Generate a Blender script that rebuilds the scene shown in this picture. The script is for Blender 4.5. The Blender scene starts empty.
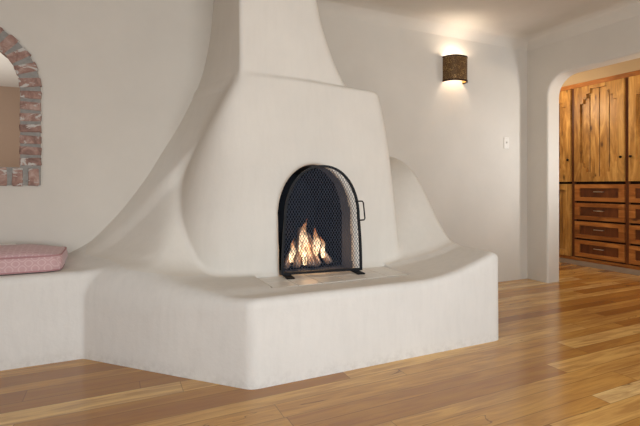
import bpy, bmesh, math, random
import numpy as np
from mathutils import Vector, Matrix
random.seed(7)
sc = bpy.context.scene
COL = sc.collection
PI = math.pi

# ------------------------------------------------------------------ materials
def s2l(c):
    return tuple(((v / 12.92) if v <= 0.04045 else ((v + 0.055) / 1.055) ** 2.4) for v in [x / 255.0 for x in c]) + (1.0,)

class NT:
    """small helper to wire node trees"""
    def __init__(self, name):
        self.m = bpy.data.materials.new(name)
        self.m.use_nodes = True
        self.t = self.m.node_tree
        self.n = self.t.nodes
        self.l = self.t.links
        self.b = self.n['Principled BSDF']
        self.out = self.n['Material Output']
    def node(self, kind, **kw):
        x = self.n.new(kind)
        for k, v in kw.items():
            setattr(x, k, v)
        return x
    def put(self, sock, v):
        if hasattr(v, 'is_linked'):
            self.l.new(v, sock)
        elif v is not None:
            sock.default_value = v
    def math(self, op, a, b=None, c=None, clamp=False):
        x = self.node('ShaderNodeMath', operation=op)
        x.use_clamp = clamp
        self.put(x.inputs[0], a)
        if b is not None: self.put(x.inputs[1], b)
        if c is not None: self.put(x.inputs[2], c)
        return x.outputs[0]
    def mix(self, f, a, b, mode='MIX'):
        x = self.node('ShaderNodeMix', data_type='RGBA', blend_type=mode)
        self.put(x.inputs[0], f); self.put(x.inputs[6], a); self.put(x.inputs[7], b)
        return x.outputs[2]
    def ramp(self, f, stops):
        x = self.node('ShaderNodeValToRGB')
        e = x.color_ramp.elements
        while len(e) < len(stops): e.new(0.5)
        for i, (p, c) in enumerate(stops):
            e[i].position = p
            e[i].color = c if len(c) == 4 else tuple(c) + (1,)
        self.l.new(f, x.inputs[0])
        return x.outputs[0]
    def pos(self):
        return self.node('ShaderNodeNewGeometry').outputs['Position']
    def obj(self):
        return self.node('ShaderNodeTexCoord').outputs['Object']
    def mapping(self, v, scale=(1, 1, 1), loc=(0, 0, 0), rot=(0, 0, 0)):
        x = self.node('ShaderNodeMapping')
        self.l.new(v, x.inputs[0])
        x.inputs['Scale'].default_value = scale
        x.inputs['Location'].default_value = loc
        x.inputs['Rotation'].default_value = rot
        return x.outputs[0]
    def noise(self, v, scale=5, detail=4, rough=0.5, dist=0.0, dim='3D', w=None):
        x = self.node('ShaderNodeTexNoise', noise_dimensions=dim)
        self.l.new(v, x.inputs['Vector'])
        x.inputs['Scale'].default_value = scale
        x.inputs['Detail'].default_value = detail
        x.inputs['Roughness'].default_value = rough
        x.inputs['Distortion'].default_value = dist
        if w is not None: self.put(x.inputs['W'], w)
        return x.outputs[0]
    def bump(self, h, strength=0.2, dist=0.01):
        x = self.node('ShaderNodeBump')
        x.inputs['Strength'].default_value = strength
        x.inputs['Distance'].default_value = dist
        self.l.new(h, x.inputs['Height'])
        self.l.new(x.outputs[0], self.b.inputs['Normal'])
    def base(self, c): self.put(self.b.inputs['Base Color'], c)
    def rough(self, r): self.put(self.b.inputs['Roughness'], r)
    def metal(self, v): self.put(self.b.inputs['Metallic'], v)
    def spec(self, v): self.put(self.b.inputs['Specular IOR Level'], v)

def plaster(name, col, var=0.06, streak=0.0, bump=0.25, dirt=False):
    k = NT(name)
    p = k.pos()
    n1 = k.noise(p, 2.2, 5, 0.6)
    n2 = k.noise(k.mapping(p, (9, 9, 1.6)), 3.0, 4, 0.6)
    c = s2l(col)
    dk = tuple(v * (1 - var * 1.6) for v in c[:3]) + (1,)
    lt = tuple(min(1, v * (1 + var * 0.7)) for v in c[:3]) + (1,)
    cc = k.ramp(n1, [(0.3, dk), (0.7, lt)])
    if streak:
        f = k.math('MULTIPLY', k.ramp(n2, [(0.42, (0, 0, 0)), (0.72, (1, 1, 1))]), streak)
        cc = k.mix(f, cc, s2l((col[0] - 48, col[1] - 48, col[2] - 48)))
    if dirt:                                    # scuffed grime with ragged patches along the foot of the masonry
        z = k.node('ShaderNodeSeparateXYZ'); k.l.new(p, z.inputs[0])
        f = k.math('MULTIPLY', k.math('SUBTRACT', 1.0, k.math('MULTIPLY', z.outputs[2], 14.0), clamp=True),
                   k.ramp(k.noise(p, 22, 5, 0.7), [(0.45, (0, 0, 0)), (0.62, (1, 1, 1))]))
        cc = k.mix(k.math('MULTIPLY', f, 0.22), cc, s2l((130, 118, 102)))
    k.base(cc); k.rough(0.92); k.spec(0.15)
    h = k.math('ADD', k.math('MULTIPLY', k.noise(p, 7, 4, 0.55), 1.0), k.math('MULTIPLY', k.noise(p, 60, 3, 0.6), 0.22))
    k.bump(h, bump, 0.012)
    return k.m

def plain(name, col, rough=0.5, metal=0.0, spec=0.5, var=0.0, scale=20):
    k = NT(name)
    c = s2l(col)
    if var:
        n = k.noise(k.pos(), scale, 4, 0.6)
        k.base(k.ramp(n, [(0.3, tuple(v * (1 - var) for v in c[:3])), (0.7, tuple(min(1, v * (1 + var)) for v in c[:3]))]))
    else:
        k.base(c)
    k.rough(rough); k.metal(metal); k.spec(spec)
    return k.m

def oak_floor():
    k = NT('oak_floor')
    p = k.pos()
    s = k.node('ShaderNodeSeparateXYZ'); k.l.new(p, s.inputs[0])
    X, Y = s.outputs[0], s.outputs[1]
    u = k.math('DIVIDE', k.math('ADD', Y, 20.03), 0.216)
    m = k.math('FLOOR', u); f = k.math('FRACT', u)
    isb = k.math('GREATER_THAN', f, 0.585)
    row = k.math('ADD', k.math('MULTIPLY', m, 2.0), isb)
    # distance to the long seams
    d1 = k.math('MINIMUM', f, k.math('ABSOLUTE', k.math('SUBTRACT', f, 0.585)))
    d1 = k.math('MULTIPLY', k.math('MINIMUM', d1, k.math('SUBTRACT', 1.0, f)), 0.216)
    wn = k.node('ShaderNodeTexWhiteNoise', noise_dimensions='1D'); k.l.new(row, wn.inputs['W'])
    off = k.math('MULTIPLY', wn.outputs['Value'], 7.3)
    v = k.math('DIVIDE', k.math('ADD', k.math('ADD', X, 20.0), off), 1.9)
    pid = k.math('FLOOR', v); fv = k.math('FRACT', v)
    d2 = k.math('MULTIPLY', k.math('MINIMUM', fv, k.math('SUBTRACT', 1.0, fv)), 1.9)
    idv = k.node('ShaderNodeCombineXYZ'); k.l.new(row, idv.inputs[0]); k.l.new(pid, idv.inputs[1])
    w2 = k.node('ShaderNodeTexWhiteNoise', noise_dimensions='2D'); k.l.new(idv.outputs[0], w2.inputs['Vector'])
    rnd = w2.outputs['Value']
    # grain: stretched along the board, shifted per board
    sh = k.node('ShaderNodeCombineXYZ')
    k.l.new(k.math('ADD', k.math('MULTIPLY', X, 1.0), k.math('MULTIPLY', rnd, 31.0)), sh.inputs[0])
    k.l.new(k.math('MULTIPLY', Y, 11.0), sh.inputs[1])
    k.l.new(k.math('MULTIPLY', rnd, 17.0), sh.inputs[2])
    g1 = k.noise(sh.outputs[0], 2.2, 6, 0.6, 0.9)
    g2 = k.noise(k.mapping(sh.outputs[0], (1.0, 9.0, 1.0)), 3.0, 4, 0.7)
    tone = k.ramp(rnd, [(0.0, s2l((156, 104, 48))), (0.3, s2l((186, 134, 66))), (0.65, s2l((208, 158, 84))), (0.9, s2l((230, 186, 112))), (1.0, s2l((244, 212, 150)))])
    c = k.mix(k.math('MULTIPLY', k.ramp(g1, [(0.38, (1, 1, 1)), (0.62, (0, 0, 0))]), 0.6), tone, s2l((150, 98, 54)))
    c = k.mix(k.math('MULTIPLY', k.ramp(g2, [(0.5, (0, 0, 0)), (0.75, (1, 1, 1))]), 0.3), c, s2l((112, 66, 34)))
    # a few long dark mineral streaks
    st = k.noise(k.mapping(sh.outputs[0], (0.7, 0.35, 1.0)), 1.3, 2, 0.5, 1.5)
    line = k.math('SUBTRACT', 1.0, k.math('MULTIPLY', k.math('ABSOLUTE', k.math('SUBTRACT', st, 0.63)), 130.0), clamp=True)
    line = k.math('MULTIPLY', line, k.math('GREATER_THAN', rnd, 0.6))
    c = k.mix(k.math('MULTIPLY', line, 0.75), c, s2l((70, 36, 18)))
    seam = k.math('SUBTRACT', 1.0, k.math('DIVIDE', k.math('MINIMUM', d1, d2), 0.003), clamp=True)
    c = k.mix(k.math('MULTIPLY', seam, 0.65), c, s2l((70, 40, 20)))
    k.base(c)
    k.rough(k.math('ADD', 0.12, k.math('MULTIPLY', g1, 0.14)))
    k.spec(0.8)
    k.bump(k.math('SUBTRACT', k.math('MULTIPLY', g2, 0.12), seam), 0.12, 0.002)
    return k.m

def knotty_wood(name, lo, mid, hi, vertical=True, board=0.14):
    k = NT(name)
    p = k.pos()
    s = k.node('ShaderNodeSeparateXYZ'); k.l.new(p, s.inputs[0])
    Y, Z = s.outputs[1], s.outputs[2]
    a, b = (Y, Z) if vertical else (Z, Y)
    bid = k.math('FLOOR', k.math('DIVIDE', k.math('ADD', a, 10.0), board))
    wn = k.node('ShaderNodeTexWhiteNoise', noise_dimensions='1D'); k.l.new(bid, wn.inputs['W'])
    r = wn.outputs['Value']
    sh = k.node('ShaderNodeCombineXYZ')
    k.l.new(k.math('MULTIPLY', a, 8.0), sh.inputs[0])
    k.l.new(k.math('ADD', k.math('MULTIPLY', b, 1.3), k.math('MULTIPLY', r, 23.0)), sh.inputs[1])
    k.l.new(k.math('MULTIPLY', r, 9.0), sh.inputs[2])
    g = k.noise(sh.outputs[0], 1.5, 6, 0.62, 1.4)
    c = k.ramp(g, [(0.3, s2l(lo)), (0.5, s2l(mid)), (0.68, s2l(hi))])
    c = k.mix(0.35, c, k.ramp(r, [(0, s2l(lo)), (0.5, s2l(mid)), (1, s2l(hi))]))
    v = k.node('ShaderNodeTexVoronoi'); k.l.new(k.mapping(sh.outputs[0], (0.55, 1.6, 1)), v.inputs['Vector']); v.inputs['Scale'].default_value = 1.7
    kn = k.ramp(v.outputs['Distance'], [(0.05, (1, 1, 1)), (0.17, (0, 0, 0))])
    c = k.mix(k.math('MULTIPLY', kn, 0.8), c, s2l((62, 30, 14)))
    k.base(c); k.rough(0.42); k.spec(0.4)
    k.bump(g, 0.08, 0.004)
    return k.m

def soot():
    k = NT('sooty_brick')
    p = k.pos()
    n = k.noise(p, 8, 5, 0.6)
    k.base(k.ramp(n, [(0.3, s2l((14, 17, 22))), (0.7, s2l((30, 35, 43)))]))
    k.rough(0.9); k.spec(0.2)
    return k.m

def old_brick():
    k = NT('worn_brick')
    p = k.pos()
    n = k.noise(p, 13, 6, 0.7, 0.6)
    n2 = k.noise(k.mapping(p, (1, 1, 1.6), (3, 1, 4)), 10, 5, 0.65, 1.0)
    c = k.ramp(n, [(0.3, s2l((116, 92, 84))), (0.5, s2l((154, 122, 110))), (0.68, s2l((184, 160, 148)))])
    c = k.mix(k.ramp(n2, [(0.56, (0, 0, 0)), (0.6, (1, 1, 1))]), c, s2l((190, 184, 176)))
    k.base(c); k.rough(0.95); k.spec(0.1)
    k.bump(n, 0.6, 0.012)
    return k.m

def pink_fabric():
    k = NT('pink_damask')
    p = k.pos()
    s = k.node('ShaderNodeSeparateXYZ'); k.l.new(p, s.inputs[0])
    v = k.math('ADD', s.outputs[2], k.math('MULTIPLY', s.outputs[1], 1.0))
    w = 2 * PI / 0.062
    a = k.math('SINE', k.math('MULTIPLY', k.math('ADD', s.outputs[0], v), w * 0.5))
    b = k.math('SINE', k.math('MULTIPLY', k.math('SUBTRACT', s.outputs[0], v), w * 0.5))
    d = k.math('MULTIPLY', a, b)
    band = k.math('SUBTRACT', 1.0, k.math('MULTIPLY', k.math('ABSOLUTE', k.math('SUBTRACT', k.math('ABSOLUTE', d), 0.35)), 4.0), clamp=True)
    n = k.noise(p, 60, 4, 0.7)
    f = k.math('MULTIPLY', band, k.math('ADD', 0.35, n))
    c = k.mix(f, s2l((200, 164, 162)), s2l((220, 194, 192)))
    c = k.mix(k.math('MULTIPLY', k.noise(p, 25, 4, 0.6), 0.25), c, s2l((172, 128, 132)))
    k.base(c); k.rough(0.8); k.spec(0.2)
    try:
        k.b.inputs['Sheen Weight'].default_value = 0.15
    except Exception: pass
    k.bump(k.noise(p, 400, 2, 0.5), 0.2, 0.001)
    return k.m

def pierced_bronze():
    k = NT('speckled_bronze')
    p = k.pos()
    v = k.node('ShaderNodeTexVoronoi'); k.l.new(p, v.inputs['Vector']); v.inputs['Scale'].default_value = 130
    n = k.noise(p, 22, 3, 0.6)
    dots = k.ramp(v.outputs['Distance'], [(0.22, (1, 1, 1)), (0.42, (0, 0, 0))])
    f = k.math('MULTIPLY', dots, k.ramp(n, [(0.4, (0.1, 0.1, 0.1)), (0.65, (1, 1, 1))]))
    k.base(k.mix(f, s2l((96, 70, 44)), s2l((232, 192, 118))))
    k.metal(0.5); k.rough(0.42)
    return k.m

def flame_mat():
    k = NT('gas_flame')
    o = k.node('ShaderNodeTexCoord').outputs['Generated']
    s = k.node('ShaderNodeSeparateXYZ'); k.l.new(o, s.inputs[0])
    n = k.noise(k.mapping(k.pos(), (22, 22, 8)), 1.4, 4, 0.6, 1.5)
    h = k.math('ADD', s.outputs[2], k.math('MULTIPLY', k.math('SUBTRACT', n, 0.5), 0.9))
    c = k.ramp(h, [(0.1, (1.0, 0.66, 0.36)), (0.5, (1.0, 0.74, 0.46)), (0.8, (1.0, 0.46, 0.2)), (1.0, (0.8, 0.22, 0.08))])
    st = k.math('MULTIPLY', k.ramp(n, [(0.35, (0.25, 0.25, 0.25)), (0.62, (1, 1, 1))]), 5.5)
    em = k.node('ShaderNodeEmission'); k.l.new(c, em.inputs[0]); k.l.new(st, em.inputs[1])
    tr = k.node('ShaderNodeBsdfTransparent')
    mx = k.node('ShaderNodeMixShader')
    fac = k.math('MULTIPLY', k.ramp(n, [(0.36, (0, 0, 0)), (0.6, (1, 1, 1))]), k.math('SUBTRACT', 1.15, s.outputs[2], clamp=True))
    k.l.new(k.math('MULTIPLY', fac, 0.42), mx.inputs[0])
    k.l.new(tr.outputs[0], mx.inputs[1]); k.l.new(em.outputs[0], mx.inputs[2])
    k.l.new(mx.outputs[0], k.out.inputs[0])
    return k.m

def ash_log():
    k = NT('burnt_log')
    o = k.obj()
    n = k.noise(k.mapping(o, (10, 10, 3)), 3, 5, 0.7, 0.5)
    n2 = k.noise(o, 30, 4, 0.6)
    c = k.ramp(n, [(0.34, s2l((70, 52, 44))), (0.48, s2l((160, 132, 114))), (0.62, s2l((220, 202, 188)))])
    k.base(c); k.rough(0.95); k.spec(0.1)
    k.bump(n2, 0.8, 0.01)
    return k.m

def emit(name, col, strength):
    k = NT(name)
    k.base(s2l(col))
    k.b.inputs['Emission Color'].default_value = s2l(col)
    k.b.inputs['Emission Strength'].default_value = strength
    return k.m

M = dict(
    wall=plaster('wall_plaster', (206, 198, 186), 0.03, 0, 0.12),
    ceil=plaster('ceiling_plaster', (218, 213, 204), 0.03, 0, 0.12),
    adobe=plaster('adobe_plaster', (222, 215, 204), 0.03, 0.06, 0.22),
    hearth=plaster('hearth_plaster', (222, 217, 209), 0.035, 0.10, 0.3, dirt=True),
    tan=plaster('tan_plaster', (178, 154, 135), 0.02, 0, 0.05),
    low_bounce=plaster('low_bounce_plaster', (150, 128, 108), 0.03, 0, 0.1),  # unseen room walls, toned darker to cut the bounced light
    buff=plaster('buff_plaster', (176, 156, 128), 0.03, 0, 0.05),
    cream=plaster('cream_plaster', (222, 205, 176), 0.02, 0, 0.05),
    floor=oak_floor(),
    soot=soot(), reveal_grey=plaster('grey_plaster', (104, 106, 114), 0.08, 0, 0.2),  # second one: cool mid-grey plaster for the opening reveal
    brick=old_brick(),
    mortar=plain('grey_mortar', (142, 138, 132), 0.95, 0, 0.1, 0.15, 40),
    pink=pink_fabric(),
    pinkpipe=plain('pink_piping', (178, 134, 134), 0.8, 0, 0.2),
    iron=plain('black_iron', (15, 16, 20), 0.6, 0.2, 0.3, 0.15, 60),
    wire=plain('screen_wire', (70, 79, 96), 0.5, 0.2),
    tile=plain('hearth_tile', (222, 217, 208), 0.35, 0, 0.5, 0.05, 14),
    grout=plain('tile_grout', (182, 174, 162), 0.9, 0, 0.2),
    wood=knotty_wood('knotty_wood', (104, 66, 28), (178, 128, 62), (222, 176, 102)),
    woodh=knotty_wood('knotty_wood_across', (98, 54, 22), (156, 94, 42), (196, 132, 66), False, 0.08),
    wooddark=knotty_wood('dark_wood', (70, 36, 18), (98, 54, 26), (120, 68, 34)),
    plinth=plain('plinth_grey', (150, 132, 112), 0.6, 0, 0.4, 0.1, 10),
    gap=plain('dark_gap', (34, 18, 10), 0.8, 0, 0.2),
    knob=plain('black_knob', (22, 18, 16), 0.4, 0.5),
    steel=plain('pull_steel', (190, 184, 174), 0.3, 1.0),
    bronze=pierced_bronze(),
    bronzedark=plain('dark_bronze', (52, 40, 32), 0.45, 0.8),
    gold=plain('gold_lining', (206, 164, 96), 0.4, 0.6),
    white=plain('white_plastic', (218, 211, 200), 0.4, 0, 0.5),
    flame=flame_mat(), log=ash_log(),
    bulb=emit('lamp_bulb', (255, 226, 186), 25.0),
)

# ------------------------------------------------------------------ object helpers
def link(o, parent=None):
    COL.objects.link(o)
    if parent is not None:
        o.parent = parent
    return o

def mesh_obj(name, bm, mat, parent=None, smooth=False, origin=None):
    """origin: world point that becomes the object's local zero (bm is in world coordinates)"""
    me = bpy.data.meshes.new(name)
    if origin is not None:
        bmesh.ops.translate(bm, verts=bm.verts, vec=-Vector(origin))
    bmesh.ops.recalc_face_normals(bm, faces=bm.faces)
    bm.to_mesh(me); bm.free()
    me.materials.append(mat)
    if smooth:
        for p in me.polygons: p.use_smooth = True
    o = bpy.data.objects.new(name, me)
    link(o, parent)
    if origin is not None:
        po = Vector((0, 0, 0)) if parent is None else Vector(parent.get('_at', (0, 0, 0)))
        o.location = Vector(origin) - po
    elif parent is not None:
        o.location = -Vector(parent.get('_at', (0, 0, 0)))
    return o

def tag(o, label=None, cat=None, group=None, kind=None):
    if label: o['label'] = label
    if cat: o['category'] = cat
    if group: o['group'] = group
    if kind: o['kind'] = kind
    return o

def thing(name, label, cat, at, group=None):
    o = bpy.data.objects.new(name, None)
    COL.objects.link(o)
    o.location = at
    o.empty_display_size = 0.1
    o['_at'] = tuple(at)
    return tag(o, label, cat, group)

def struct(name, bm, mat, smooth=False):
    return tag(mesh_obj(name, bm, mat, None, smooth), kind='structure')

def box(bm, lo, hi, bevel=0.0, seg=2):
    x0, y0, z0 = lo; x1, y1, z1 = hi
    r = bmesh.ops.create_cube(bm, size=1.0)
    vs = r['verts']
    for v in vs:
        v.co = Vector(((x0 + x1) / 2 + v.co.x * (x1 - x0), (y0 + y1) / 2 + v.co.y * (y1 - y0), (z0 + z1) / 2 + v.co.z * (z1 - z0)))
    if bevel > 0:
        es = list({e for v in vs for e in v.link_edges})
        bmesh.ops.bevel(bm, geom=es, offset=bevel, segments=seg, profile=0.5, affect='EDGES')
    return bm

def tube(bm, pts, r, n=8, closed=False, caps=True):
    """a round bar along a polyline"""
    pts = [Vector(p) for p in pts]
    rings = []
    N = len(pts)
    prev = None
    for i, p in enumerate(pts):
        if closed:
            d = (pts[(i + 1) % N] - pts[i - 1]).normalized()
        else:
            d = (pts[min(i + 1, N - 1)] - pts[max(i - 1, 0)]).normalized()
        if prev is None:
            up = Vector((0, 0, 1)) if abs(d.z) < 0.9 else Vector((0, 1, 0))
            a = d.cross(up).normalized()
        else:
            a = (prev - d * prev.dot(d)).normalized()
        prev = a
        b = d.cross(a)
        rr = r[i] if isinstance(r, (list, tuple)) else r
        rings.append([bm.verts.new(p + a * (rr * math.cos(2 * PI * k / n)) + b * (rr * math.sin(2 * PI * k / n))) for k in range(n)])
    M_ = N if closed else N - 1
    for i in range(M_):
        A, B = rings[i], rings[(i + 1) % N]
        for k in range(n):
            bm.faces.new((A[k], A[(k + 1) % n], B[(k + 1) % n], B[k]))
    if caps and not closed:
        bm.faces.new(rings[0][::-1]); bm.faces.new(rings[-1])
    return bm

def prism(bm, poly, axis, a, b, holes=()):
    """extrude a 2D polygon (with holes) along an axis from a to b. axis 0: (y,z)  1: (x,z)  2: (x,y)"""
    def P(u, v, w):
        return (w, u, v) if axis == 0 else ((u, w, v) if axis == 1 else (u, v, w))
    edges = []
    for loop in (poly,) + tuple(holes):
        vs = [bm.verts.new(P(u, v, a)) for u, v in loop]
        for i in range(len(vs)):
            edges.append(bm.edges.new((vs[i], vs[(i + 1) % len(vs)])))
    r = bmesh.ops.triangle_fill(bm, use_beauty=True, use_dissolve=False, edges=edges)
    fs = [g for g in r['geom'] if isinstance(g, bmesh.types.BMFace)]
    ex = bmesh.ops.extrude_face_region(bm, geom=fs)
    vs = [g for g in ex['geom'] if isinstance(g, bmesh.types.BMVert)]
    d = [0, 0, 0]; d[axis] = b - a
    bmesh.ops.translate(bm, verts=vs, vec=d)
    return bm

# ------------------------------------------------------------------ room dimensions (camera stands at the origin, eye height 1 m)
W = 3.36          # back wall plane
XR = 4.05         # wall with the archway
TH = 0.185        # its thickness
ZC = 2.57         # ceiling

# floor
bm = bmesh.new(); box(bm, (-4.4, -2.2, -0.08), (5.9, 8.1, 0.0))
struct('floor', bm, M['floor'])

# back wall with an arched hole at the left
acx, az0, azs, aro, ari = -0.85, 1.0, 1.62, 0.424, 0.307      # brick surround: centre, foot, spring line, outer/inner radius
hole = [(acx - ari - 0.02, az0 + 0.10), (acx + ari + 0.02, az0 + 0.10)]
for i in range(25):
    a = PI * i / 24
    hole.append((acx + (ari + 0.02) * math.cos(a), azs + (ari + 0.02) * math.sin(a)))
bm = bmesh.new(); prism(bm, [(-2.8, 0), (XR + 0.05, 0), (XR + 0.05, 2.7), (-2.8, 2.7)], 1, W, W + 0.16, [hole])
struct('wall_back', bm, M['wall'])

# right wall with the wide archway
oy1, oy0, oz, orr = 3.11, 0.9, 2.135, 0.21
poly = [(W + 0.16, 0), (W + 0.16, 2.7), (-2.2, 2.7), (-2.2, 0), (oy0, 0)]
for i in range(13):
    a = PI / 2 * i / 12
    poly.append((oy0 + orr - orr * math.cos(a), oz - orr + orr * math.sin(a)))
for i in range(13):
    a = PI / 2 * i / 12
    poly.append((oy1 - orr + orr * math.sin(a), oz - orr + orr * math.cos(a)))
poly.append((oy1, 0))
bm = bmesh.new(); prism(bm, poly, 0, XR, XR + TH)
bmesh.ops.remove_doubles(bm, verts=bm.verts, dist=1e-5)
es = []
for e in bm.edges:
    if len(e.link_faces) == 2 and abs(e.verts[0].co.x - e.verts[1].co.x) < 1e-6:
        if e.calc_face_angle(0) > 1.0 and all(oy0 - 0.01 <= v.co.y <= oy1 + 0.01 and v.co.z <= oz + 0.01 for v in e.verts) and not all(v.co.z < 0.001 for v in e.verts):
            es.append(e)
bmesh.ops.bevel(bm, geom=es, offset=0.022, segments=4, profile=0.5, affect='EDGES')
wr = struct('wall_right', bm, M['wall'])

bm = bmesh.new(); box(bm, (-2.8, -2.2, 0), (-2.6, W, 2.7)); struct('wall_left', bm, M['low_bounce'])
bm = bmesh.new(); box(bm, (-2.8, -2.2, 0), (XR, -2.0, 2.7)); struct('wall_front', bm, M['low_bounce'])

# ceiling with a rolled cove where it meets the walls
def cove_ceiling(x0, x1, y0, y1, z, r, n=8):
    bm = bmesh.new(); rings = []
    for i in range(n + 1):
        a = PI / 2 * i / n
        ins = r * (1 - math.cos(a)); zz = z - r + r * math.sin(a)
        rings.append([bm.verts.new(c) for c in ((x0 + ins, y0 + ins, zz), (x1 - ins, y0 + ins, zz), (x1 - ins, y1 - ins, zz), (x0 + ins, y1 - ins, zz))])
    for A, B in zip(rings, rings[1:]):
        for k in range(4): bm.faces.new((A[k], A[(k + 1) % 4], B[(k + 1) % 4], B[k]))
    bm.faces.new(rings[-1])
    top = [bm.verts.new((c.co.x, c.co.y, z + 0.12)) for c in rings[0]]
    for k in range(4): bm.faces.new((rings[0][k], rings[0][(k + 1) % 4], top[(k + 1) % 4], top[k]))
    bm.faces.new(top)
    return bm
bm = cove_ceiling(-2.61, XR + 0.01, -2.01, W + 0.01, ZC, 0.17, 12)
o = struct('ceiling', bm, M['wall'])
for p in o.data.polygons: p.use_smooth = True
o.data.set_sharp_from_angle(angle=math.radians(40))

# hall beyond the archway
bm = bmesh.new(); box(bm, (XR + TH, -2.1, 2.46), (5.95, 4.75, 2.6)); struct('ceiling_hall', bm, M['cream'])
bm = bmesh.new(); box(bm, (XR, 4.6, 0), (5.95, 4.75, 2.46)); struct('wall_hall_back', bm, M['cream'])
bm = bmesh.new(); box(bm, (5.8, -2.1, 0), (5.95, 4.6, 2.46)); struct('wall_hall_right', bm, M['cream'])
bm = bmesh.new(); box(bm, (XR + TH, -2.25, 0), (5.95, -2.1, 2.6)); struct('wall_hall_front', bm, M['cream'])
bm = bmesh.new(); box(bm, (5.31, 0.9, 2.297), (5.8, 4.6, 2.46)); struct('trim_soffit', bm, M['buff'])

# room seen through the brick arch
bm = bmesh.new(); box(bm, (-4.4, 7.8, 0), (1.2, 7.95, 2.6)); struct('wall_far', bm, M['tan'])
bm = bmesh.new(); box(bm, (-4.4, W + 0.16, 2.46), (1.2, 7.8, 2.6)); struct('ceiling_far', bm, M['ceil'])
bm = bmesh.new(); box(bm, (-4.4, W + 0.16, 0), (-4.25, 7.8, 2.46)); struct('wall_far_left', bm, M['tan'])
bm = bmesh.new(); box(bm, (1.05, W + 0.16, 0), (1.2, 7.8, 2.46)); struct('wall_far_right', bm, M['tan'])

# ------------------------------------------------------------------ the sculpted fireplace (signed distance field -> surface nets)
def smax(a, b, k):
    h = np.clip(0.5 + 0.5 * (a - b) / k, 0, 1)
    return b + (a - b) * h + k * h * (1 - h)
def smin(a, b, k): return -smax(-a, -b, k)

def spline(pts):
    """smooth interpolation through (t, v) points: dense Catmull-Rom, then linear lookup"""
    p = np.array(pts, float); t, v = p[:, 0], p[:, 1]
    m = np.gradient(v, t)
    T = np.linspace(t[0], t[-1], 600)
    i = np.clip(np.searchsorted(t, T, side='right') - 1, 0, len(t) - 2)
    h = t[i + 1] - t[i]; s = (T - t[i]) / h
    V = (2 * s**3 - 3 * s**2 + 1) * v[i] + (s**3 - 2 * s**2 + s) * h * m[i] + (-2 * s**3 + 3 * s**2) * v[i + 1] + (s**3 - s**2) * h * m[i + 1]
    return lambda x: np.interp(x, T, V)

CX = spline([(0.40, -0.95), (0.47, -0.62), (0.505, -0.42), (0.535, -0.288), (0.595, -0.177), (0.758, 0.006), (0.965, 0.167), (1.064, 0.233), (1.224, 0.32),
             (1.395, 0.411), (1.55, 0.487), (1.77, 0.583), (2.04, 0.649), (2.34, 0.68), (2.75, 0.695)])
CHR = spline([(1.6, 1.62), (1.72, 1.535), (1.85, 1.455), (2.0, 1.385), (2.28, 1.30), (2.5, 1.275), (2.75, 1.27)])
BXL = spline([(0.2, 0.40), (0.45, 0.38), (0.8, 0.37), (1.0, 0.42), (1.2, 0.48), (1.37, 0.545), (1.6, 0.655), (1.72, 0.715), (1.9, 0.79)])
BXR = spline([(0.2, 1.925), (0.45, 1.905), (1.0, 1.875), (1.4, 1.835), (1.6, 1.80), (1.72, 1.765), (1.9, 1.70)])
SH = spline([(-0.7, -0.7), (-0.3, -0.30), (-0.12, -0.10), (-0.03, -0.015), (0.02, 0.012), (0.078, 0.06), (0.173, 0.155), (0.285, 0.30), (0.37, 0.415), (0.455, 0.515), (0.585, 0.615), (0.753, 0.682), (0.95, 0.70), (1.1, 0.70)])
SHEAR = spline([(-0.2, 0.62), (1.0, 0.62), (1.2, 0.5), (1.4, 0.40), (1.6, 0.345), (1.77, 0.24), (2.04, 0.125), (2.34, 0.07), (2.75, 0.05)])
FINY = spline([(0.0, 3.22), (0.8, 3.21), (1.05, 3.16), (1.28, 3.0), (1.5, 2.85), (1.72, 2.775), (2.75, 2.77)])
AX, AY = 0.61, 2.092
def sst(x, a, b):
    s = np.clip((x - a) / (b - a), 0, 1); return s * s * (3 - 2 * s)

OCX, OZS, OHW, OHH, OZ0 = 1.222, 0.80, 0.272, 0.352, 0.43      # firebox opening

def htop(x, y):
    z = 0.43 + 0.10 * sst(-x, -0.62, 0.2)
    z = z + 0.128 * np.clip((x - 1.64) / 0.56, 0, 1.06) ** 1.6
    z = z + 0.009 * sst(-y, -2.27, -2.10) * sst(-x, -1.9, -1.6)
    return z

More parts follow.
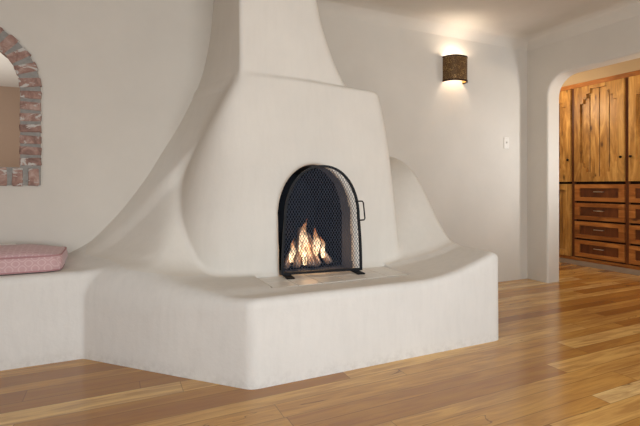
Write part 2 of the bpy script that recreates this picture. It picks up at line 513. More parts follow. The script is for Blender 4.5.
def parts(x, y, z):
    # hearth block with the diagonal left face
    diag = (AX - x) * 0.7195 + (AY - y) * 0.6945
    side = smax(diag, 2.092 - y, 0.03)
    side = smax(side, x - 2.285, 0.06)
    kk = 0.05 + 0.17 * sst(-x, -0.65, 0.0)
    hearth = smax(side, z - htop(x, y), kk)
    # bench
    bench = smax(smax(2.89 - y, z - 0.505, 0.05), x - 0.2, 0.02)
    # fin against the wall
    s = SHEAR(z)
    fl = (CX(z) + s * (W - y) - x) * 0.8
    fin = smax(fl, FINY(z) - y, 0.06)
    fin = smax(fin, smax(x - 0.95, z - 1.71, 0.03), 0.03)
    d = 3.2 - y
    xe = smin(x, 0.5, 0.25)
    zc = 0.70 + 1.03 * xe
    ze = 0.43 + 0.10 * sst(-x, -0.62, 0.2)
    tt = d / (0.58 - 0.25 * sst(x, 0.2, 0.8))
    zr = zc - (zc - ze) * smin(tt, 1.0, 0.35) - 0.05 * sst(tt, 0.3, 1.0)
    ramp = smax((z - zr) * 0.62, fl, 0.05)
    ramp = smax(smax(ramp, x - 1.2, 0.02), smax(diag + 0.09, 0.40 - z, 0.10), 0.12)
    ramp = smax(ramp, smax(x - 0.85, 2.30 - y, 0.1), 0.1)
    wing = smin(fin, ramp, 0.08)
    # shoulder to the right of the breast
    sh = (z - htop(x, y) - SH(y - 2.50 - 0.11 * (1 - sst(x, 1.72, 2.15)))) * 0.72
    shoulder = smax(smax(sh, x - 2.285, 0.05), 1.3 - x, 0.02)
    shoulder = smax(shoulder, 2.3 - y, 0.02)
    # breast
    xl, xr = BXL(z), BXR(z)
    yf = 2.625 + 0.085 * (z - 0.43)
    kl = 0.52 - 0.42 * sst(z, 0.9, 1.65)
    breast = smax(yf - y, (xl - x) * 0.95, kl)
    breast = smax(breast, x - xr, 0.09)
    breast = smax(breast, z - (1.725 - 0.03 * sst(x, 1.0, 1.8)), 0.035)
    # chimney
    ch = smax(smax(2.75 + 0.03 * (x - 0.7) - y, fl, 0.025), x - CHR(z), 0.09)
    chimney = smax(ch, 1.66 - z, 0.02)
    return hearth, bench, wing, shoulder, breast, chimney

def arch(x, z, hw, hh, zs, cx):
    u = (x - cx) / hw; v = np.maximum(z - zs, 0) / hh
    return (np.sqrt(u * u + v * v) - 1) * hw

def cavity(x, y, z):
    k = 1 - 0.12 * np.clip((y - 2.6) / 0.6, 0, 1)
    c = arch(x, z, OHW * k, OHH * k, OZS, OCX)
    c = np.maximum(c, OZ0 - z)
    return np.maximum(np.maximum(c, y - 3.2), 2.56 - y)

def field(x, y, z):
    h, b, w, s, br, c = parts(x, y, z)
    f = smin(h, b, 0.012)
    f = smin(f, w, 0.11)
    f = smin(f, s, 0.05)
    f = smin(f, br, 0.028)
    f = smin(f, c, 0.02)
    f = f + 0.0016 * np.sin(5.1 * x + 2.2 * z) * np.sin(4.3 * z - 3.1 * y + 0.7 * x)   # hand-trowelled waviness
    # bed for the tile inlay
    bed = np.maximum(np.maximum(np.abs(x - 1.255) - 0.468, np.abs(y - 2.46) - 0.157), 0.4305 - z)
    f = smax(f, -bed, 0.006)
    return smax(f, -cavity(x, y, z), 0.022)

def build_fireplace():
    H = 0.0155
    xs = np.concatenate([np.linspace(-2.62, -1.0, 10), np.arange(-0.95, 2.30, H)])
    ys = np.arange(2.04, W + 0.02, H)
    zs = np.arange(-0.02, ZC + 0.05, H)
    F = np.empty((len(xs), len(ys), len(zs)), np.float32)
    yy, zz = np.meshgrid(ys, zs, indexing='ij')
    for i, x in enumerate(xs):
        F[i] = field(np.full_like(yy, x), yy, zz)
    inside = F < 0
    nx, ny, nz = F.shape
    acc = np.zeros((nx - 1, ny - 1, nz - 1, 3)); cnt = np.zeros((nx - 1, ny - 1, nz - 1))
    G = (xs, ys, zs)
    for ax in range(3):
        sl0 = [slice(None)] * 3; sl1 = [slice(None)] * 3
        sl0[ax] = slice(0, -1); sl1[ax] = slice(1, None)
        A, B = F[tuple(sl0)], F[tuple(sl1)]
        cr = (A < 0) != (B < 0)
        idx = np.argwhere(cr)
        a, b = A[cr], B[cr]
        t = a / (a - b)
        P = np.empty((len(idx), 3))
        for d in range(3):
            if d == ax: P[:, d] = G[d][idx[:, d]] * (1 - t) + G[d][idx[:, d] + 1] * t
            else: P[:, d] = G[d][idx[:, d]]
        o1, o2 = [d for d in range(3) if d != ax]
        for e1 in (0, 1):
            for e2 in (0, 1):
                c = idx.copy(); c[:, o1] -= e1; c[:, o2] -= e2
                ok = (c[:, o1] >= 0) & (c[:, o2] >= 0) & (c[:, o1] < acc.shape[o1]) & (c[:, o2] < acc.shape[o2])
                cc = c[ok]
                np.add.at(acc, (cc[:, 0], cc[:, 1], cc[:, 2]), P[ok])
                np.add.at(cnt, (cc[:, 0], cc[:, 1], cc[:, 2]), 1)
    act = cnt > 0
    vid = np.full(cnt.shape, -1, np.int64); vid[act] = np.arange(act.sum())
    V = acc[act] / cnt[act][:, None]
    quads = []
    for ax in range(3):
        sl0 = [slice(None)] * 3; sl1 = [slice(None)] * 3
        sl0[ax] = slice(0, -1); sl1[ax] = slice(1, None)
        A, B = F[tuple(sl0)], F[tuple(sl1)]
        idx = np.argwhere((A < 0) != (B < 0))
        o1, o2 = [(1, 2), (2, 0), (0, 1)][ax]
        ok = (idx[:, o1] > 0) & (idx[:, o2] > 0) & (idx[:, o1] < F.shape[o1] - 1) & (idx[:, o2] < F.shape[o2] - 1)
        idx = idx[ok]
        def q(d1, d2):
            c = idx.copy(); c[:, o1] -= d1; c[:, o2] -= d2
            return vid[c[:, 0], c[:, 1], c[:, 2]]
        Q = np.stack([q(1, 1), q(0, 1), q(0, 0), q(1, 0)], 1)
        ins = F[idx[:, 0], idx[:, 1], idx[:, 2]] < 0
        Q[~ins] = Q[~ins][:, ::-1]
        quads.append(Q)
    Q = np.concatenate(quads)
    def grad(P):
        e = 0.004; g = np.empty_like(P)
        for d in range(3):
            a = P.copy(); a[:, d] += e; b = P.copy(); b[:, d] -= e
            g[:, d] = (field(a[:, 0], a[:, 1], a[:, 2]) - field(b[:, 0], b[:, 1], b[:, 2])) / (2 * e)
        return g
    for it in range(3):                       # pull the vertices onto the true surface
        g = grad(V); f = field(V[:, 0], V[:, 1], V[:, 2])
        st = -(f / np.maximum((g * g).sum(1), 0.15))[:, None] * g
        l = np.linalg.norm(st, axis=1, keepdims=True)
        V = V + st * np.minimum(1, 0.01 / np.maximum(l, 1e-9))
    N = grad(V)
    V[:, 1] = np.minimum(V[:, 1], W + 0.0015)
    N /= np.maximum(np.linalg.norm(N, axis=1, keepdims=True), 1e-9)
    C = V[Q].mean(1)
    # nothing of the masonry shows inside the wall
    keep = (C[:, 1] < W + 0.012) & (C[:, 2] < ZC + 0.02)
    Q, C = Q[keep], C[keep]
    x, y, z = C.T
    h, b, w, s, br, c = parts(x, y, z)
    cav = cavity(x, y, z)
    cls = np.zeros(len(Q), int)                     # 0 hearth
    allp = np.stack([h, w, s, br, c], 1)
    cls = np.argmin(allp, 1)
    cls[z > 1.735] = 4
    cls[(cls == 4) & (z < 1.68)] = 1
    cls[(x < -0.165) & (y > 2.86)] = 5
    incav = cav < 0.02
    yf = y - (2.625 + 0.085 * (z - 0.43))
    cls[incav & (yf < 0.03)] = 3
    cls[incav & (yf >= 0.03)] = 7
    cls[incav & (y >= 2.80)] = 6
    return V, N, Q, cls

fp = thing('fireplace', 'large white hand-sculpted adobe fireplace with arched opening and raised hearth', 'fireplace', (1.2, 2.8, 0))
bench = thing('plaster_bench', 'low built-in plaster bench along the back wall left of the fireplace', 'bench', (-1.3, 3.1, 0))
V, N, Q, cls = build_fireplace()
def sub_mesh(name, sel, mat, parent):
    q = Q[sel]
    used = np.unique(q); remap = np.full(len(V), -1, np.int64); remap[used] = np.arange(len(used))
    at = np.array(parent['_at'])
    me = bpy.data.meshes.new(name)
    me.from_pydata((V[used] - at).tolist(), [], remap[q].tolist())
    me.update()
    me.materials.append(mat)
    me.polygons.foreach_set('use_smooth', np.ones(len(me.polygons), bool))
    me.normals_split_custom_set_from_vertices(N[used].tolist())
    o = bpy.data.objects.new(name, me)
    return link(o, parent)
sub_mesh('hearth', cls == 0, M['hearth'], fp)
sub_mesh('side_wing', cls == 1, M['adobe'], fp)
sub_mesh('shoulder', cls == 2, M['adobe'], fp)
sub_mesh('chimney_breast', cls == 3, M['adobe'], fp)
sub_mesh('chimney', cls == 4, M['adobe'], fp)
tag(sub_mesh('firebox_lining', cls == 6, M['soot'], fp), 'soot-dark firebox lining')
tag(sub_mesh('opening_reveal', cls == 7, M['reveal_grey'], fp), 'grey inner edge of the opening')
sub_mesh('bench_body', cls == 5, M['hearth'], bench)

# tile inlay let into the hearth in front of the opening
tx0, tx1, ty0, ty1 = 0.80, 1.71, 2.315, 2.605
bm = bmesh.new(); box(bm, (tx0, ty0, 0.424), (tx1, ty1, 0.4325))
inl = mesh_obj('tile_inlay', bm, M['grout'], fp)
bm = bmesh.new()
nxt, nyt = 6, 2
for i in range(nxt):
    for j in range(nyt):
        a = tx0 + (tx1 - tx0) * i / nxt; b = tx0 + (tx1 - tx0) * (i + 1) / nxt
        c = ty0 + (ty1 - ty0) * j / nyt; d = ty0 + (ty1 - ty0) * (j + 1) / nyt
        box(bm, (a + 0.003, c + 0.003, 0.428), (b - 0.003, d - 0.003, 0.4345), 0.0015, 1)
t = mesh_obj('tiles', bm, M['tile'], fp)
t.parent = inl; t.location = (0, 0, 0)
tag(t, 'pale glazed hearth tiles in two rows')

# ------------------------------------------------------------------ fire screen
SCX, SCY, SZ0 = 1.212, 2.545, 0.4345
SROT = math.radians(-7)
screen = thing('fire_screen', 'black arched wire-mesh fire screen standing on the hearth tiles before the opening', 'fire screen', (SCX, SCY, SZ0))
screen.rotation_euler = (0, 0, SROT)
HWS, HS, SP = 0.272, 0.70, 0.36        # half width, height, spring line
def srim(off=0.0, n=28):
    pts = []
    z0 = 0.012 + off
    hw = HWS - off
    for i in range(7):                  # sides lean in a little as they rise
        z = z0 + (SP - z0) * i / 6
        pts.append((hw - 0.018 * (z / SP) ** 2, z))
    for i in range(1, n):
        a = PI * i / n
        x = (hw - 0.018) * math.cos(a)
        x = math.copysign((hw - 0.018) * abs(math.cos(a)) ** 0.93, math.cos(a))
        pts.append((x, SP + (HS - SP - off) * math.sin(a) ** 0.97))
    pts += [(-x, z) for x, z in pts[:7][::-1]]
    return pts
def local(bm, name, mat, parent, smooth=False):
    me = bpy.data.meshes.new(name)
    bmesh.ops.recalc_face_normals(bm, faces=bm.faces)
    bm.to_mesh(me); bm.free(); me.materials.append(mat)
    if smooth:
        for p in me.polygons: p.use_smooth = True
    return link(bpy.data.objects.new(name, me), parent)
# frame: flat bar bent to the arch
bm = bmesh.new()
O, I = srim(0.0), srim(0.014)
rings = []
for (xo, zo), (xi, zi) in zip(O, I):
    rings.append([bm.verts.new((xo, -0.009, zo)), bm.verts.new((xi, -0.009, zi)), bm.verts.new((xi, 0.009, zi)), bm.verts.new((xo, 0.009, zo))])
for A, B in zip(rings, rings[1:] + rings[:1]):
    for k in range(4): bm.faces.new((A[k], A[(k + 1) % 4], B[(k + 1) % 4], B[k]))
bmesh.ops.bevel(bm, geom=[e for e in bm.edges if e.calc_face_angle(0) > 1.0], offset=0.003, segments=1, affect='EDGES')
local(bm, 'frame', M['iron'], screen)
# wire mesh, diamond weave clipped to the arch
bm = bmesh.new()
inner = srim(0.015, 40)
def inside2(x, z):
    c = False; n = len(inner)
    for i in range(n):
        x1, z1 = inner[i]; x2, z2 = inner[(i + 1) % n]
        if (z1 > z) != (z2 > z) and x < (x2 - x1) * (z - z1) / (z2 - z1) + x1: c = not c
    return c
pw, ph = 0.0185, 0.031
for sgn in (-1, 1):
    for kx in range(-45, 46):
        run = []
        for st in range(0, 140):
            z = 0.03 + st * 0.005
            x = kx * pw + sgn * (z * pw / ph)
            if abs(x) > 0.3:
                ok = False
            else: ok = inside2(x, z)
            if ok: run.append((x, z))
            if (not ok or st == 139) and run:
                if len(run) > 1:
                    (xa, za), (xb, zb) = run[0], run[-1]
                    tube(bm, [(xa, sgn * 0.0011, za), (xb, sgn * 0.0011, zb)], 0.00145, 4, caps=False)
                run = []
local(bm, 'wire_mesh', M['wire'], screen)
for sx in (-1, 1):
    bm = bmesh.new()
    box(bm, (sx * 0.232 - 0.026, -0.085, 0.0005), (sx * 0.232 + 0.026, 0.05, 0.0085), 0.002, 1)
    box(bm, (sx * 0.232 - 0.02, -0.012, 0.004), (sx * 0.232 + 0.02, 0.012, 0.02), 0.002, 1)
    local(bm, 'foot', M['iron'], screen)
    bm = bmesh.new()
    xx = sx * (HWS - 0.012)
    pts = [(xx - sx * 0.006, -0.008, 0.341), (xx + sx * 0.022, -0.014, 0.343), (xx + sx * 0.027, -0.015, 0.353), (xx + sx * 0.016, -0.015, 0.455), (xx + sx * 0.008, -0.014, 0.466), (xx - sx * 0.026, -0.008, 0.466)]
    if sx > 0:
        tube(bm, pts, 0.0048, 8)
        local(bm, 'handle', M['iron'], screen, True)
    else:
        bm.free()

# ------------------------------------------------------------------ fire: grate, logs, flames
fz = 0.432
gr = thing('fire_grate', 'low iron grate under the burning logs, its bar showing to their right', 'grate', (1.24, 2.86, fz))
bm = bmesh.new()
for i in range(5):
    x = -0.16 + 0.08 * i
    tube(bm, [(x, -0.10, 0.016), (x, 0.11, 0.016), (x, 0.125, 0.05)], 0.005, 6)
local(bm, 'cross_bars', M['iron'], gr, True)
bm = bmesh.new(); tube(bm, [(-0.17, -0.06, 0.026), (0.215, -0.06, 0.026)], 0.005, 6)
tag(local(bm, 'front_bar', M['steel'], gr, True), 'bright steel front bar')
for lx in (-0.16, 0.16):
    for ly in (-0.07, 0.09):
        bm = bmesh.new(); tube(bm, [(lx, ly, 0.0), (lx, ly, 0.014)], 0.006, 6)
        local(bm, 'leg', M['iron'], gr, True)

def log(name, a, b, r, label):
    a, b = Vector(a), Vector(b)
    o = None
    d = b - a; L = d.length
    bm = bmesh.new()
    n, m = 12, 9
    rings = []
    ph = random.random() * 6
    for j in range(m + 1):
        t = j / m
        rr = r * (1.0 - 0.25 * t) * (1 if 0 < j < m else 0.82)
        cx = 0.012 * math.sin(3 * t + ph); cy = 0.012 * math.cos(2.3 * t + ph)
        rings.append([bm.verts.new((cx + rr * (1 + 0.16 * math.sin(3 * q + ph) + 0.1 * random.uniform(-1, 1)) * math.cos(q), cy + rr * (1 + 0.16 * math.sin(3 * q + ph) + 0.1 * random.uniform(-1, 1)) * math.sin(q), L * t)) for q in [2 * PI * k / n for k in range(n)]])
    for A, B in zip(rings, rings[1:]):
        for k in range(n): bm.faces.new((A[k], A[(k + 1) % n], B[(k + 1) % n], B[k]))
    bm.faces.new(rings[0][::-1]); bm.faces.new(rings[-1])
    o = local(bm, name, M['log'], None, True)
    o.location = a
    o.rotation_mode = 'QUATERNION'
    o.rotation_quaternion = d.to_track_quat('Z', 'Y')
    tag(o, label, 'log', 'burning logs in the firebox')
    return o
logs = [((1.045, 2.75, 0.462), (1.150, 2.90, 0.62), 0.027, 'leftmost ash-grey log leaning into the fire behind the mesh screen'),
        ((1.115, 2.735, 0.462), (1.185, 2.88, 0.70), 0.029, 'second log from the left, standing nearly upright in the fire'),
        ((1.200, 2.73, 0.462), (1.215, 2.82, 0.64), 0.028, 'third log from the left, at the middle of the fire'),
        ((1.275, 2.735, 0.462), (1.235, 2.89, 0.66), 0.030, 'fourth log from the left, leaning left in the fire'),
        ((1.360, 2.755, 0.462), (1.285, 2.90, 0.61), 0.026, 'rightmost log of the fire, leaning left toward the flames')]
for a, b, r, l in logs: log('firewood_log', a, b, r, l)

def flame(x, y, z, h, w, lean, label):
    bm = bmesh.new()
    n, m = 12, 16
    ph = random.random() * 6
    rings = []
    for j in range(m + 1):
        t = j / m
        rr = w * (math.sin(PI * min(1, t * 0.86 + 0.14)) ** 0.8) * (1 - t * 0.55) + 0.0012
        cx = lean * t * t + 0.014 * math.sin(7 * t + ph) * t
        cy = 0.01 * math.cos(6 * t + ph) * t
        rings.append([bm.verts.new((cx + rr * (1 + 0.25 * math.sin(2 * q + 5 * t + ph)) * math.cos(q), cy + 0.7 * rr * math.sin(q), h * t)) for q in [2 * PI * k / n for k in range(n)]])
    for A, B in zip(rings, rings[1:]):
        for k in range(n): bm.faces.new((A[k], A[(k + 1) % n], B[(k + 1) % n], B[k]))
    bm.faces.new(rings[0][::-1]); bm.faces.new(rings[-1])
    o = local(bm, 'flame', M['flame'], None, True)
    o.location = (x, y, z)
    return tag(o, label, 'flame', 'flames over the logs')
flame(1.165, 2.765, 0.52, 0.26, 0.034, 0.03, 'tallest bright flame rising at the centre left of the logs')
flame(1.265, 2.765, 0.52, 0.19, 0.030, 0.0, 'bright flame rising between the middle and right logs')
flame(1.075, 2.745, 0.49, 0.15, 0.024, 0.02, 'orange flame at the left edge of the logs')
flame(1.325, 2.775, 0.50, 0.15, 0.020, -0.015, 'thin orange flame at the right of the logs')
flame(1.160, 2.715, 0.47, 0.15, 0.022, 0.0, 'short flame low in front of the second log')

# ------------------------------------------------------------------ brick surround on the back wall
bs = thing('brick_surround', 'arched surround of worn red brick and grey mortar set in the back wall', 'brick surround', (acx, W, az0))
YF, YB = W - 0.028, W + 0.10
ri, ro = ari, aro
def ring_poly(r0, r1, foot):
    """half arch band with straight legs, as outer + hole lists"""
    outer = [(acx - r1, foot), (acx + r1, foot)] + [(acx + r1 * math.cos(PI * i / 32), azs + r1 * math.sin(PI * i / 32)) for i in range(33)]
    inner_ = [(acx - r0, az0 + 0.118), (acx + r0, az0 + 0.118)] + [(acx + r0 * math.cos(PI * i / 32), azs + r0 * math.sin(PI * i / 32)) for i in range(33)]
    return outer, inner_
bm = bmesh.new()
oo, ii = ring_poly(ri + 0.004, ro - 0.005, az0 + 0.004)
prism(bm, oo, 1, YF + 0.006, YB, [ii])
mesh_obj('mortar', bm, M['mortar'], bs)
bm = bmesh.new()
def brick(bm, c, ux, uz, lx, lz):
    """brick whose face is centred at c=(x,z), ux = long direction"""
    tmp = bmesh.new()
    box(tmp, (-lx / 2, 0, -lz / 2), (lx / 2, YB - YF - 0.004, lz / 2), 0.008, 2)
    for v in tmp.verts:
        j = 0.0035
        x, z = v.co.x + random.uniform(-j, j), v.co.z + random.uniform(-j, j)
        v.co = Vector((c[0] + ux[0] * x + uz[0] * z, YF + v.co.y + random.uniform(-0.002, 0.003), c[1] + ux[1] * x + uz[1] * z))
    me = bpy.data.meshes.new('tmp'); tmp.to_mesh(me); tmp.free()
    bm.from_mesh(me); bpy.data.meshes.remove(me)
LB = ro - ri
rm = (ri + ro) / 2
zz = az0 + 0.118
pitch = (azs - zz) / 7
for s in (-1, 1):
    for i in range(7):
        brick(bm, (acx + s * rm, zz + pitch * (i + 0.5)), (s, 0.0 + random.uniform(-0.04, 0.04)), (0, 1), LB, pitch - 0.019)
nb = 13
for i in range(nb):
    a = PI * (i + 0.5) / nb
    brick(bm, (acx + rm * math.cos(a), azs + rm * math.sin(a)), (math.cos(a), math.sin(a)), (-math.sin(a), math.cos(a)), LB + 0.004, PI * rm / nb - 0.028)
nbt = 10
for i in range(nbt):
    w_ = 2 * ro / nbt
    brick(bm, (acx - ro + w_ * (i + 0.5), az0 + 0.058), (0, 1), (-1, 0), 0.112, w_ - 0.024)
mesh_obj('bricks', bm, M['brick'], bs)

# ------------------------------------------------------------------ cushion on the bench
cu = thing('bench_cushion', 'pink damask box cushion with piping lying on the plaster bench', 'cushion', (-1.0, 3.14, 0.508))
x0, x1, y0, y1, z0, z1 = -0.735, 0.72, -0.195, 0.185, 0.0, 0.094
bm = bmesh.new()
box(bm, (x0, y0, z0), (x1, y1, z1))
bmesh.ops.subdivide_edges(bm, edges=bm.edges, cuts=16, use_grid_fill=True)
for v in bm.verts:
    for c, lo, hi in ((0, x0, x1), (1, y0, y1)):
        v.co[c] = lo + (hi - lo) * (0.5 - 0.5 * math.cos(PI * (v.co[c] - lo) / (hi - lo)))
for v in bm.verts:
    u = (v.co.x - x0) / (x1 - x0); w = (v.co.y - y0) / (y1 - y0); h = (v.co.z - z0) / (z1 - z0)
    puff = (max(0, 4 * w * (1 - w)) ** 0.6) * min(1, 9 * min(u, 1 - u) + 0.05)
    if h > 0.5: v.co.z += 0.046 * puff * (h - 0.5) * 2
    bul = math.sin(PI * h)
    if w < 0.001: v.co.y -= 0.008 * bul
    if w > 0.999: v.co.y += 0.006 * bul
    if u < 0.001: v.co.x -= 0.010 * bul
    if u > 0.999: v.co.x += 0.010 * bul
for v in bm.verts:                                  # rounded corners in plan
    rc = 0.055
    for cx, sx in ((x0 + rc, -1), (x1 - rc, 1)):
        for cy, sy in ((y0 + rc, -1), (y1 - rc, 1)):
            dx, dy = (v.co.x - cx) * sx, (v.co.y - cy) * sy
            if dx > 0 and dy > 0:
                m_, q_ = max(dx, dy), math.hypot(dx, dy)
                v.co.x = cx + sx * dx * m_ / q_; v.co.y = cy + sy * dy * m_ / q_
es = [e for e in bm.edges if e.calc_face_angle(0) > 1.0]
bmesh.ops.bevel(bm, geom=es, offset=0.008, segments=3, profile=0.5, affect='EDGES')
local(bm, 'cushion_body', M['pink'], cu, True)
for zz_ in (z0 + 0.007, z1 - 0.003):
    bm = bmesh.new()
    loop = []
    r = 0.055
    for (cx, cy, a0) in ((x1 - r, y1 - r, 0), (x0 + r, y1 - r, 90), (x0 + r, y0 + r, 180), (x1 - r, y0 + r, 270)):
        for i in range(5):
            a = math.radians(a0 + 90 * i / 4)
            loop.append((cx + (r + 0.001) * math.cos(a), cy + (r + 0.002) * math.sin(a), zz_))
    tube(bm, loop, 0.0045, 6, closed=True)
    local(bm, 'piping', M['pinkpipe'], cu, True)

# low wall plate behind the cushion
pl = thing('wall_plate', 'small white cover plate low on the back wall behind the pink cushion', 'wall plate', (-0.62, W, 0.60))
bm = bmesh.new(); box(bm, (-0.055, -0.008, -0.03), (0.055, 0.001, 0.035), 0.004, 2); local(bm, 'plate', M['white'], pl)

# light switch
sw = thing('light_switch', 'white wall switch plate between the sconce and the archway', 'light switch', (3.735, W, 1.452))
bm = bmesh.new(); box(bm, (-0.036, -0.007, -0.06), (0.036, 0.001, 0.06), 0.004, 2); local(bm, 'plate', M['white'], sw)
bm = bmesh.new(); box(bm, (-0.006, -0.018, -0.002), (0.006, -0.006, 0.014), 0.002, 1); local(bm, 'toggle', M['white'], sw)
for z in (-0.042, 0.042):
    bm = bmesh.new(); tube(bm, [(0, -0.0085, z), (0, -0.006, z)], 0.0032, 8); local(bm, 'screw', M['white'], sw)

# ------------------------------------------------------------------ wall sconce
sx_, sz_ = 3.015, 2.01
scn = thing('wall_sconce', 'half-round dark bronze wall sconce with speckled gold shade, lit up and down', 'wall sconce', (sx_, W, sz_))
RX, RY, HH = 0.128, 0.125, 0.245
def half_shell(z0, z1, rx, ry, th, n=32):
    bm = bmesh.new(); R = []
    for i in range(n + 1):
        a = PI * i / n
        # squarish half round
        c = math.copysign(abs(math.cos(a)) ** 0.8, math.cos(a)); s = math.sin(a) ** 0.8
        xo, yo = rx * c, -ry * s
        xi, yi = (rx - th) * c, -(ry - th) * s
        R.append([bm.verts.new((xo, yo, z0)), bm.verts.new((xo, yo, z1)), bm.verts.new((xi, yi, z1)), bm.verts.new((xi, yi, z0))])
    for A, B in zip(R, R[1:]):
        for k in range(4): bm.faces.new((A[k], B[k], B[(k + 1) % 4], A[(k + 1) % 4]))
    bm.faces.new(R[0]); bm.faces.new(R[-1][::-1])
    return bm
o = local(half_shell(0.012, HH - 0.012, RX, RY, 0.003), 'shade', M['bronze'], scn, True); o.data.set_sharp_from_angle(angle=0.8)
o = local(half_shell(0.002, HH - 0.002, RX - 0.0032, RY - 0.0032, 0.002), 'lining', M['gold'], scn, True); o.data.set_sharp_from_angle(angle=0.8)
for z in (0.0, HH - 0.014):
    o = local(half_shell(z, z + 0.014, RX + 0.003, RY + 0.003, 0.009), 'rim', M['bronzedark'], scn, True); o.data.set_sharp_from_angle(angle=0.8)
bm = bmesh.new(); box(bm, (-0.05, -0.02, 0.05), (0.05, 0.001, HH - 0.05), 0.004, 1)
box(bm, (-0.012, -0.075, HH / 2 - 0.012), (0.012, -0.015, HH / 2 + 0.012))
local(bm, 'back_plate', M['bronzedark'], scn)
for z in (HH / 2 + 0.075, HH / 2 - 0.03):
    bm = bmesh.new(); bmesh.ops.create_uvsphere(bm, u_segments=14, v_segments=8, radius=0.022)
    bmesh.ops.translate(bm, verts=bm.verts, vec=(0, -0.075, z))
    local(bm, 'bulb', M['bulb'], scn, True)

# ------------------------------------------------------------------ wardrobe in the hall
WX = 5.31
cab = thing('wardrobe', 'tall knotty-wood built-in wardrobe with stepped door panels, seen through the archway', 'wardrobe', (WX, 3.4, 0))
B = [4.36, 3.71, 3.06, 2.41, 1.76]           # bay lines, far to near
ZT = 2.295
def L(y): return y - 3.4
bm = bmesh.new()
box(bm, (0.025, L(B[-1]), 0.075), (0.48, L(B[0]), ZT))
local(bm, 'carcass', M['gap'], cab)
bm = bmesh.new(); box(bm, (-0.012, L(B[-1]), 0.0), (0.3, L(B[0]), 0.058), 0.004, 1); tag(local(bm, 'plinth', M['plinth'], cab), 'grey plinth board')
bm = bmesh.new(); box(bm, (-0.004, L(B[-1]), ZT - 0.055), (0.03, L(B[0]), ZT + 0.001), 0.003, 1); local(bm, 'top_rail', M['woodh'], cab)
bm = bmesh.new(); box(bm, (-0.002, L(B[-1]), 0.06), (0.03, L(B[0]), 0.10), 0.003, 1); local(bm, 'bottom_rail', M['woodh'], cab)
for y in B[1:-1]:
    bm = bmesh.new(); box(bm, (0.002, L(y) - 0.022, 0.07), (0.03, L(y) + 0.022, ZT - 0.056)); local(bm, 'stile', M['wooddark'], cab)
def stepped(ya, yb, za, zb, st=0.042, n=3, bottom=True):
    """rectangle whose corners step in"""
    pts = []
    def corner(cy, cz, dy, dz, first_z):
        out = []
        # from the vertical side to the horizontal side
        for i in range(n + 1):
            if i == 0: out.append((cy, cz + dz * st * n * 1.35))
            else:
                out.append((cy + dy * st * i, cz + dz * st * 1.35 * (n - i + 1)))
                out.append((cy + dy * st * i, cz + dz * st * 1.35 * (n - i)))
        return out
    tl = corner(ya, zb, +1, -1, True)
    tr = corner(yb, zb, -1, -1, True)[::-1]
    if bottom:
        br = corner(yb, za, -1, +1, True)
        blc = corner(ya, za, +1, +1, True)[::-1]
    else:
        br = [(yb, za)]; blc = [(ya, za)]
    return tl + tr + br + blc
def door(y_hi, y_lo, za, zb, knob_side, stepped_panel=True, knob=True):
    ya, yb = L(y_lo) + 0.026, L(y_hi) - 0.026
    bm = bmesh.new()
    fr = 0.075
    outer = [(ya, za), (yb, za), (yb, zb), (ya, zb)]
    if stepped_panel:
        hole_ = stepped(ya + fr, yb - fr, za + fr * 0.8, zb - fr * 0.55)
    else:
        hole_ = [(ya + fr, za + fr), (ya + fr, zb - fr), (yb - fr, zb - fr), (yb - fr, za + fr)]
    prism(bm, outer, 0, -0.026, 0.012, [hole_])
    d = local(bm, 'door', M['wood'], cab)
    # boards behind the stepped frame
    bm = bmesh.new()
    pa, pb = ya + fr - 0.01, yb - fr + 0.01
    for i in range(4):
        u = pa + (pb - pa) * i / 4; v = pa + (pb - pa) * (i + 1) / 4
        box(bm, (0.006, u + 0.004, za + 0.02), (0.016, v - 0.004, zb - 0.02), 0.003, 1)
    local(bm, 'panel_boards', M['wood'], d)
    if knob:
        ky = ya + 0.028 if knob_side < 0 else yb - 0.028
        kz = 1.335
        bm = bmesh.new()
        tube(bm, [(-0.018, ky, kz), (-0.03, ky, kz), (-0.034, ky, kz), (-0.046, ky, kz), (-0.05, ky, kz)], [0.007, 0.006, 0.014, 0.015, 0.007], 12)
        local(bm, 'knob', M['knob'], d, True)
    return d
def drawer(y_hi, y_lo, za, zb):
    ya, yb = L(y_lo) + 0.026, L(y_hi) - 0.026
    bm = bmesh.new()
    fr = 0.048
    prism(bm, [(ya, za), (yb, za), (yb, zb), (ya, zb)], 0, -0.018, 0.008,
          [[(ya + fr * 1.3, za + fr), (ya + fr * 1.3, zb - fr), (yb - fr * 1.3, zb - fr), (yb - fr * 1.3, za + fr)]])
    d = local(bm, 'drawer', M['woodh'], cab)
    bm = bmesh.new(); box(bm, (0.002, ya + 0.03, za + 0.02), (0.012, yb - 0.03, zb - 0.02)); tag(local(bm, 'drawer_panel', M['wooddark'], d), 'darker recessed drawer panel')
    bm = bmesh.new()
    cy, cz = (ya + yb) / 2, (za + zb) / 2 + 0.012
    tube(bm, [(0.004, cy - 0.055, cz), (-0.02, cy - 0.055, cz), (-0.024, cy - 0.05, cz), (-0.024, cy + 0.05, cz), (-0.02, cy + 0.055, cz), (0.004, cy + 0.055, cz)], 0.005, 8)
    local(bm, 'pull', M['steel'], d, True)
zd0 = 1.055
door(B[0], B[1], zd0, ZT - 0.06, -1)
door(B[0], B[1], 0.105, zd0 - 0.03, -1, False, False)
for bay in (1, 2, 3):
    hi, lo = B[bay], B[bay + 1]
    door(hi, lo, zd0, ZT - 0.06, (-1 if bay == 1 else 1))
    hgt = (zd0 - 0.022 - 0.105) / 4
    for i in range(4):
        drawer(hi, lo, 0.105 + hgt * i + 0.012, 0.105 + hgt * (i + 1) - 0.012)

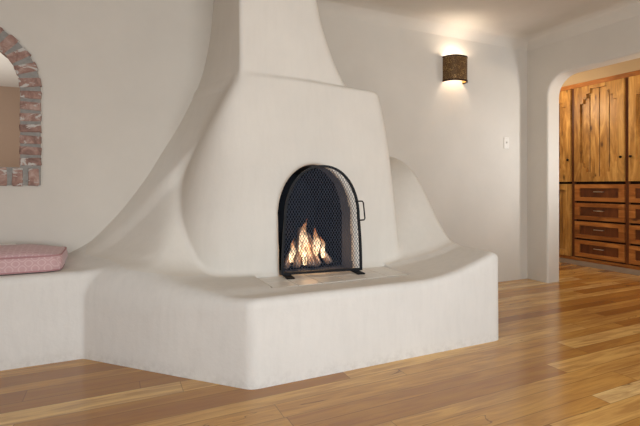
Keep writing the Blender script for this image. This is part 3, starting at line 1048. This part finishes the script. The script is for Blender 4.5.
# ------------------------------------------------------------------ light
def area(name, loc, rot, sx, sy, power, col=(1, 1, 1), spread=None):
    l = bpy.data.lights.new(name, 'AREA'); l.shape = 'RECTANGLE'; l.size = sx; l.size_y = sy
    l.energy = power; l.color = col
    if spread: l.spread = math.radians(spread)
    o = bpy.data.objects.new(name, l); COL.objects.link(o)
    o.location = loc; o.rotation_euler = [math.radians(a) for a in rot]
    return o
# daylight through the windows behind the camera
area('window_and_fill_light', (1.4, -1.9, 0.95), (90, 0, 0), 2.4, 1.6, 115, (0.84, 0.925, 1.0))
area('window_and_fill_light', (-1.4, -1.9, 1.1), (90, 0, 0), 1.8, 1.6, 20, (0.84, 0.925, 1.0))
area('window_and_fill_light', (-2.5, -0.4, 1.4), (90, 0, -90), 1.6, 1.6, 33, (0.84, 0.925, 1.0))  # added left-side fill to brighten the archway wall, no known window
# low cool daylight from the hall through the archway
hl = area('window_and_fill_light', (4.92, 1.35, 0.85), (90, 0, 33), 0.25, 0.9, 4.6, (0.84, 0.91, 1.0), 60)
hl.rotation_euler = Vector((3.72 - 4.92, W - 1.35, 1.5 - 0.85)).to_track_quat('-Z', 'Y').to_euler()
# warm ceiling lamp in the hall
def point(name, loc, power, col, r=0.05):
    l = bpy.data.lights.new(name, 'POINT'); l.energy = power; l.color = col; l.shadow_soft_size = r
    o = bpy.data.objects.new(name, l); COL.objects.link(o); o.location = loc
    return o
point('hall_lamp', (4.60, 3.85, 2.05), 20, (1.0, 0.82, 0.58), 0.06)
point('hall_lamp', (4.60, 1.9, 2.0), 19, (1.0, 0.82, 0.58), 0.06)
# sconce lamps
point('sconce_lamp', (sx_, W - 0.075, sz_ + HH / 2 + 0.075), 24, (1.0, 0.9, 0.78), 0.024)
point('sconce_lamp', (sx_, W - 0.075, sz_ + HH / 2 - 0.03), 7, (1.0, 0.9, 0.78), 0.024)
# firelight
point('fire_light', (1.2, 2.70, 0.60), 0.9, (1.0, 0.55, 0.25), 0.05)
# added upward-facing fill for the room beyond the brick arch, not a window
area('window_and_fill_light', (-1.8, 5.6, 0.7), (180, 0, 0), 2.0, 2.0, 46, (1.0, 0.97, 0.93))

w = bpy.data.worlds.new('world'); sc.world = w; w.use_nodes = True
w.node_tree.nodes['Background'].inputs[0].default_value = (0.9, 0.93, 1.0, 1)
w.node_tree.nodes['Background'].inputs[1].default_value = 0.4

# ------------------------------------------------------------------ camera: level, 24 mm-ish, shifted so the horizon sits at y = 186 of 426
cam = bpy.data.cameras.new('camera'); co = bpy.data.objects.new('camera', cam); COL.objects.link(co)
cam.sensor_width = 36; cam.lens = 440 / 640 * 36
cam.shift_y = -27 / 640
co.location = (0, 0, 1.0)
co.rotation_euler = (PI / 2, 0, -math.radians(25.1))
cam.clip_start = 0.05
sc.camera = co

for o in bpy.data.objects:
    if '_at' in o: del o['_at']
sc.view_settings.view_transform = 'Standard'
sc.view_settings.look = 'None'
sc.view_settings.gamma = 1
sc.view_settings.use_curve_mapping = False
sc.view_settings.exposure = 0.0
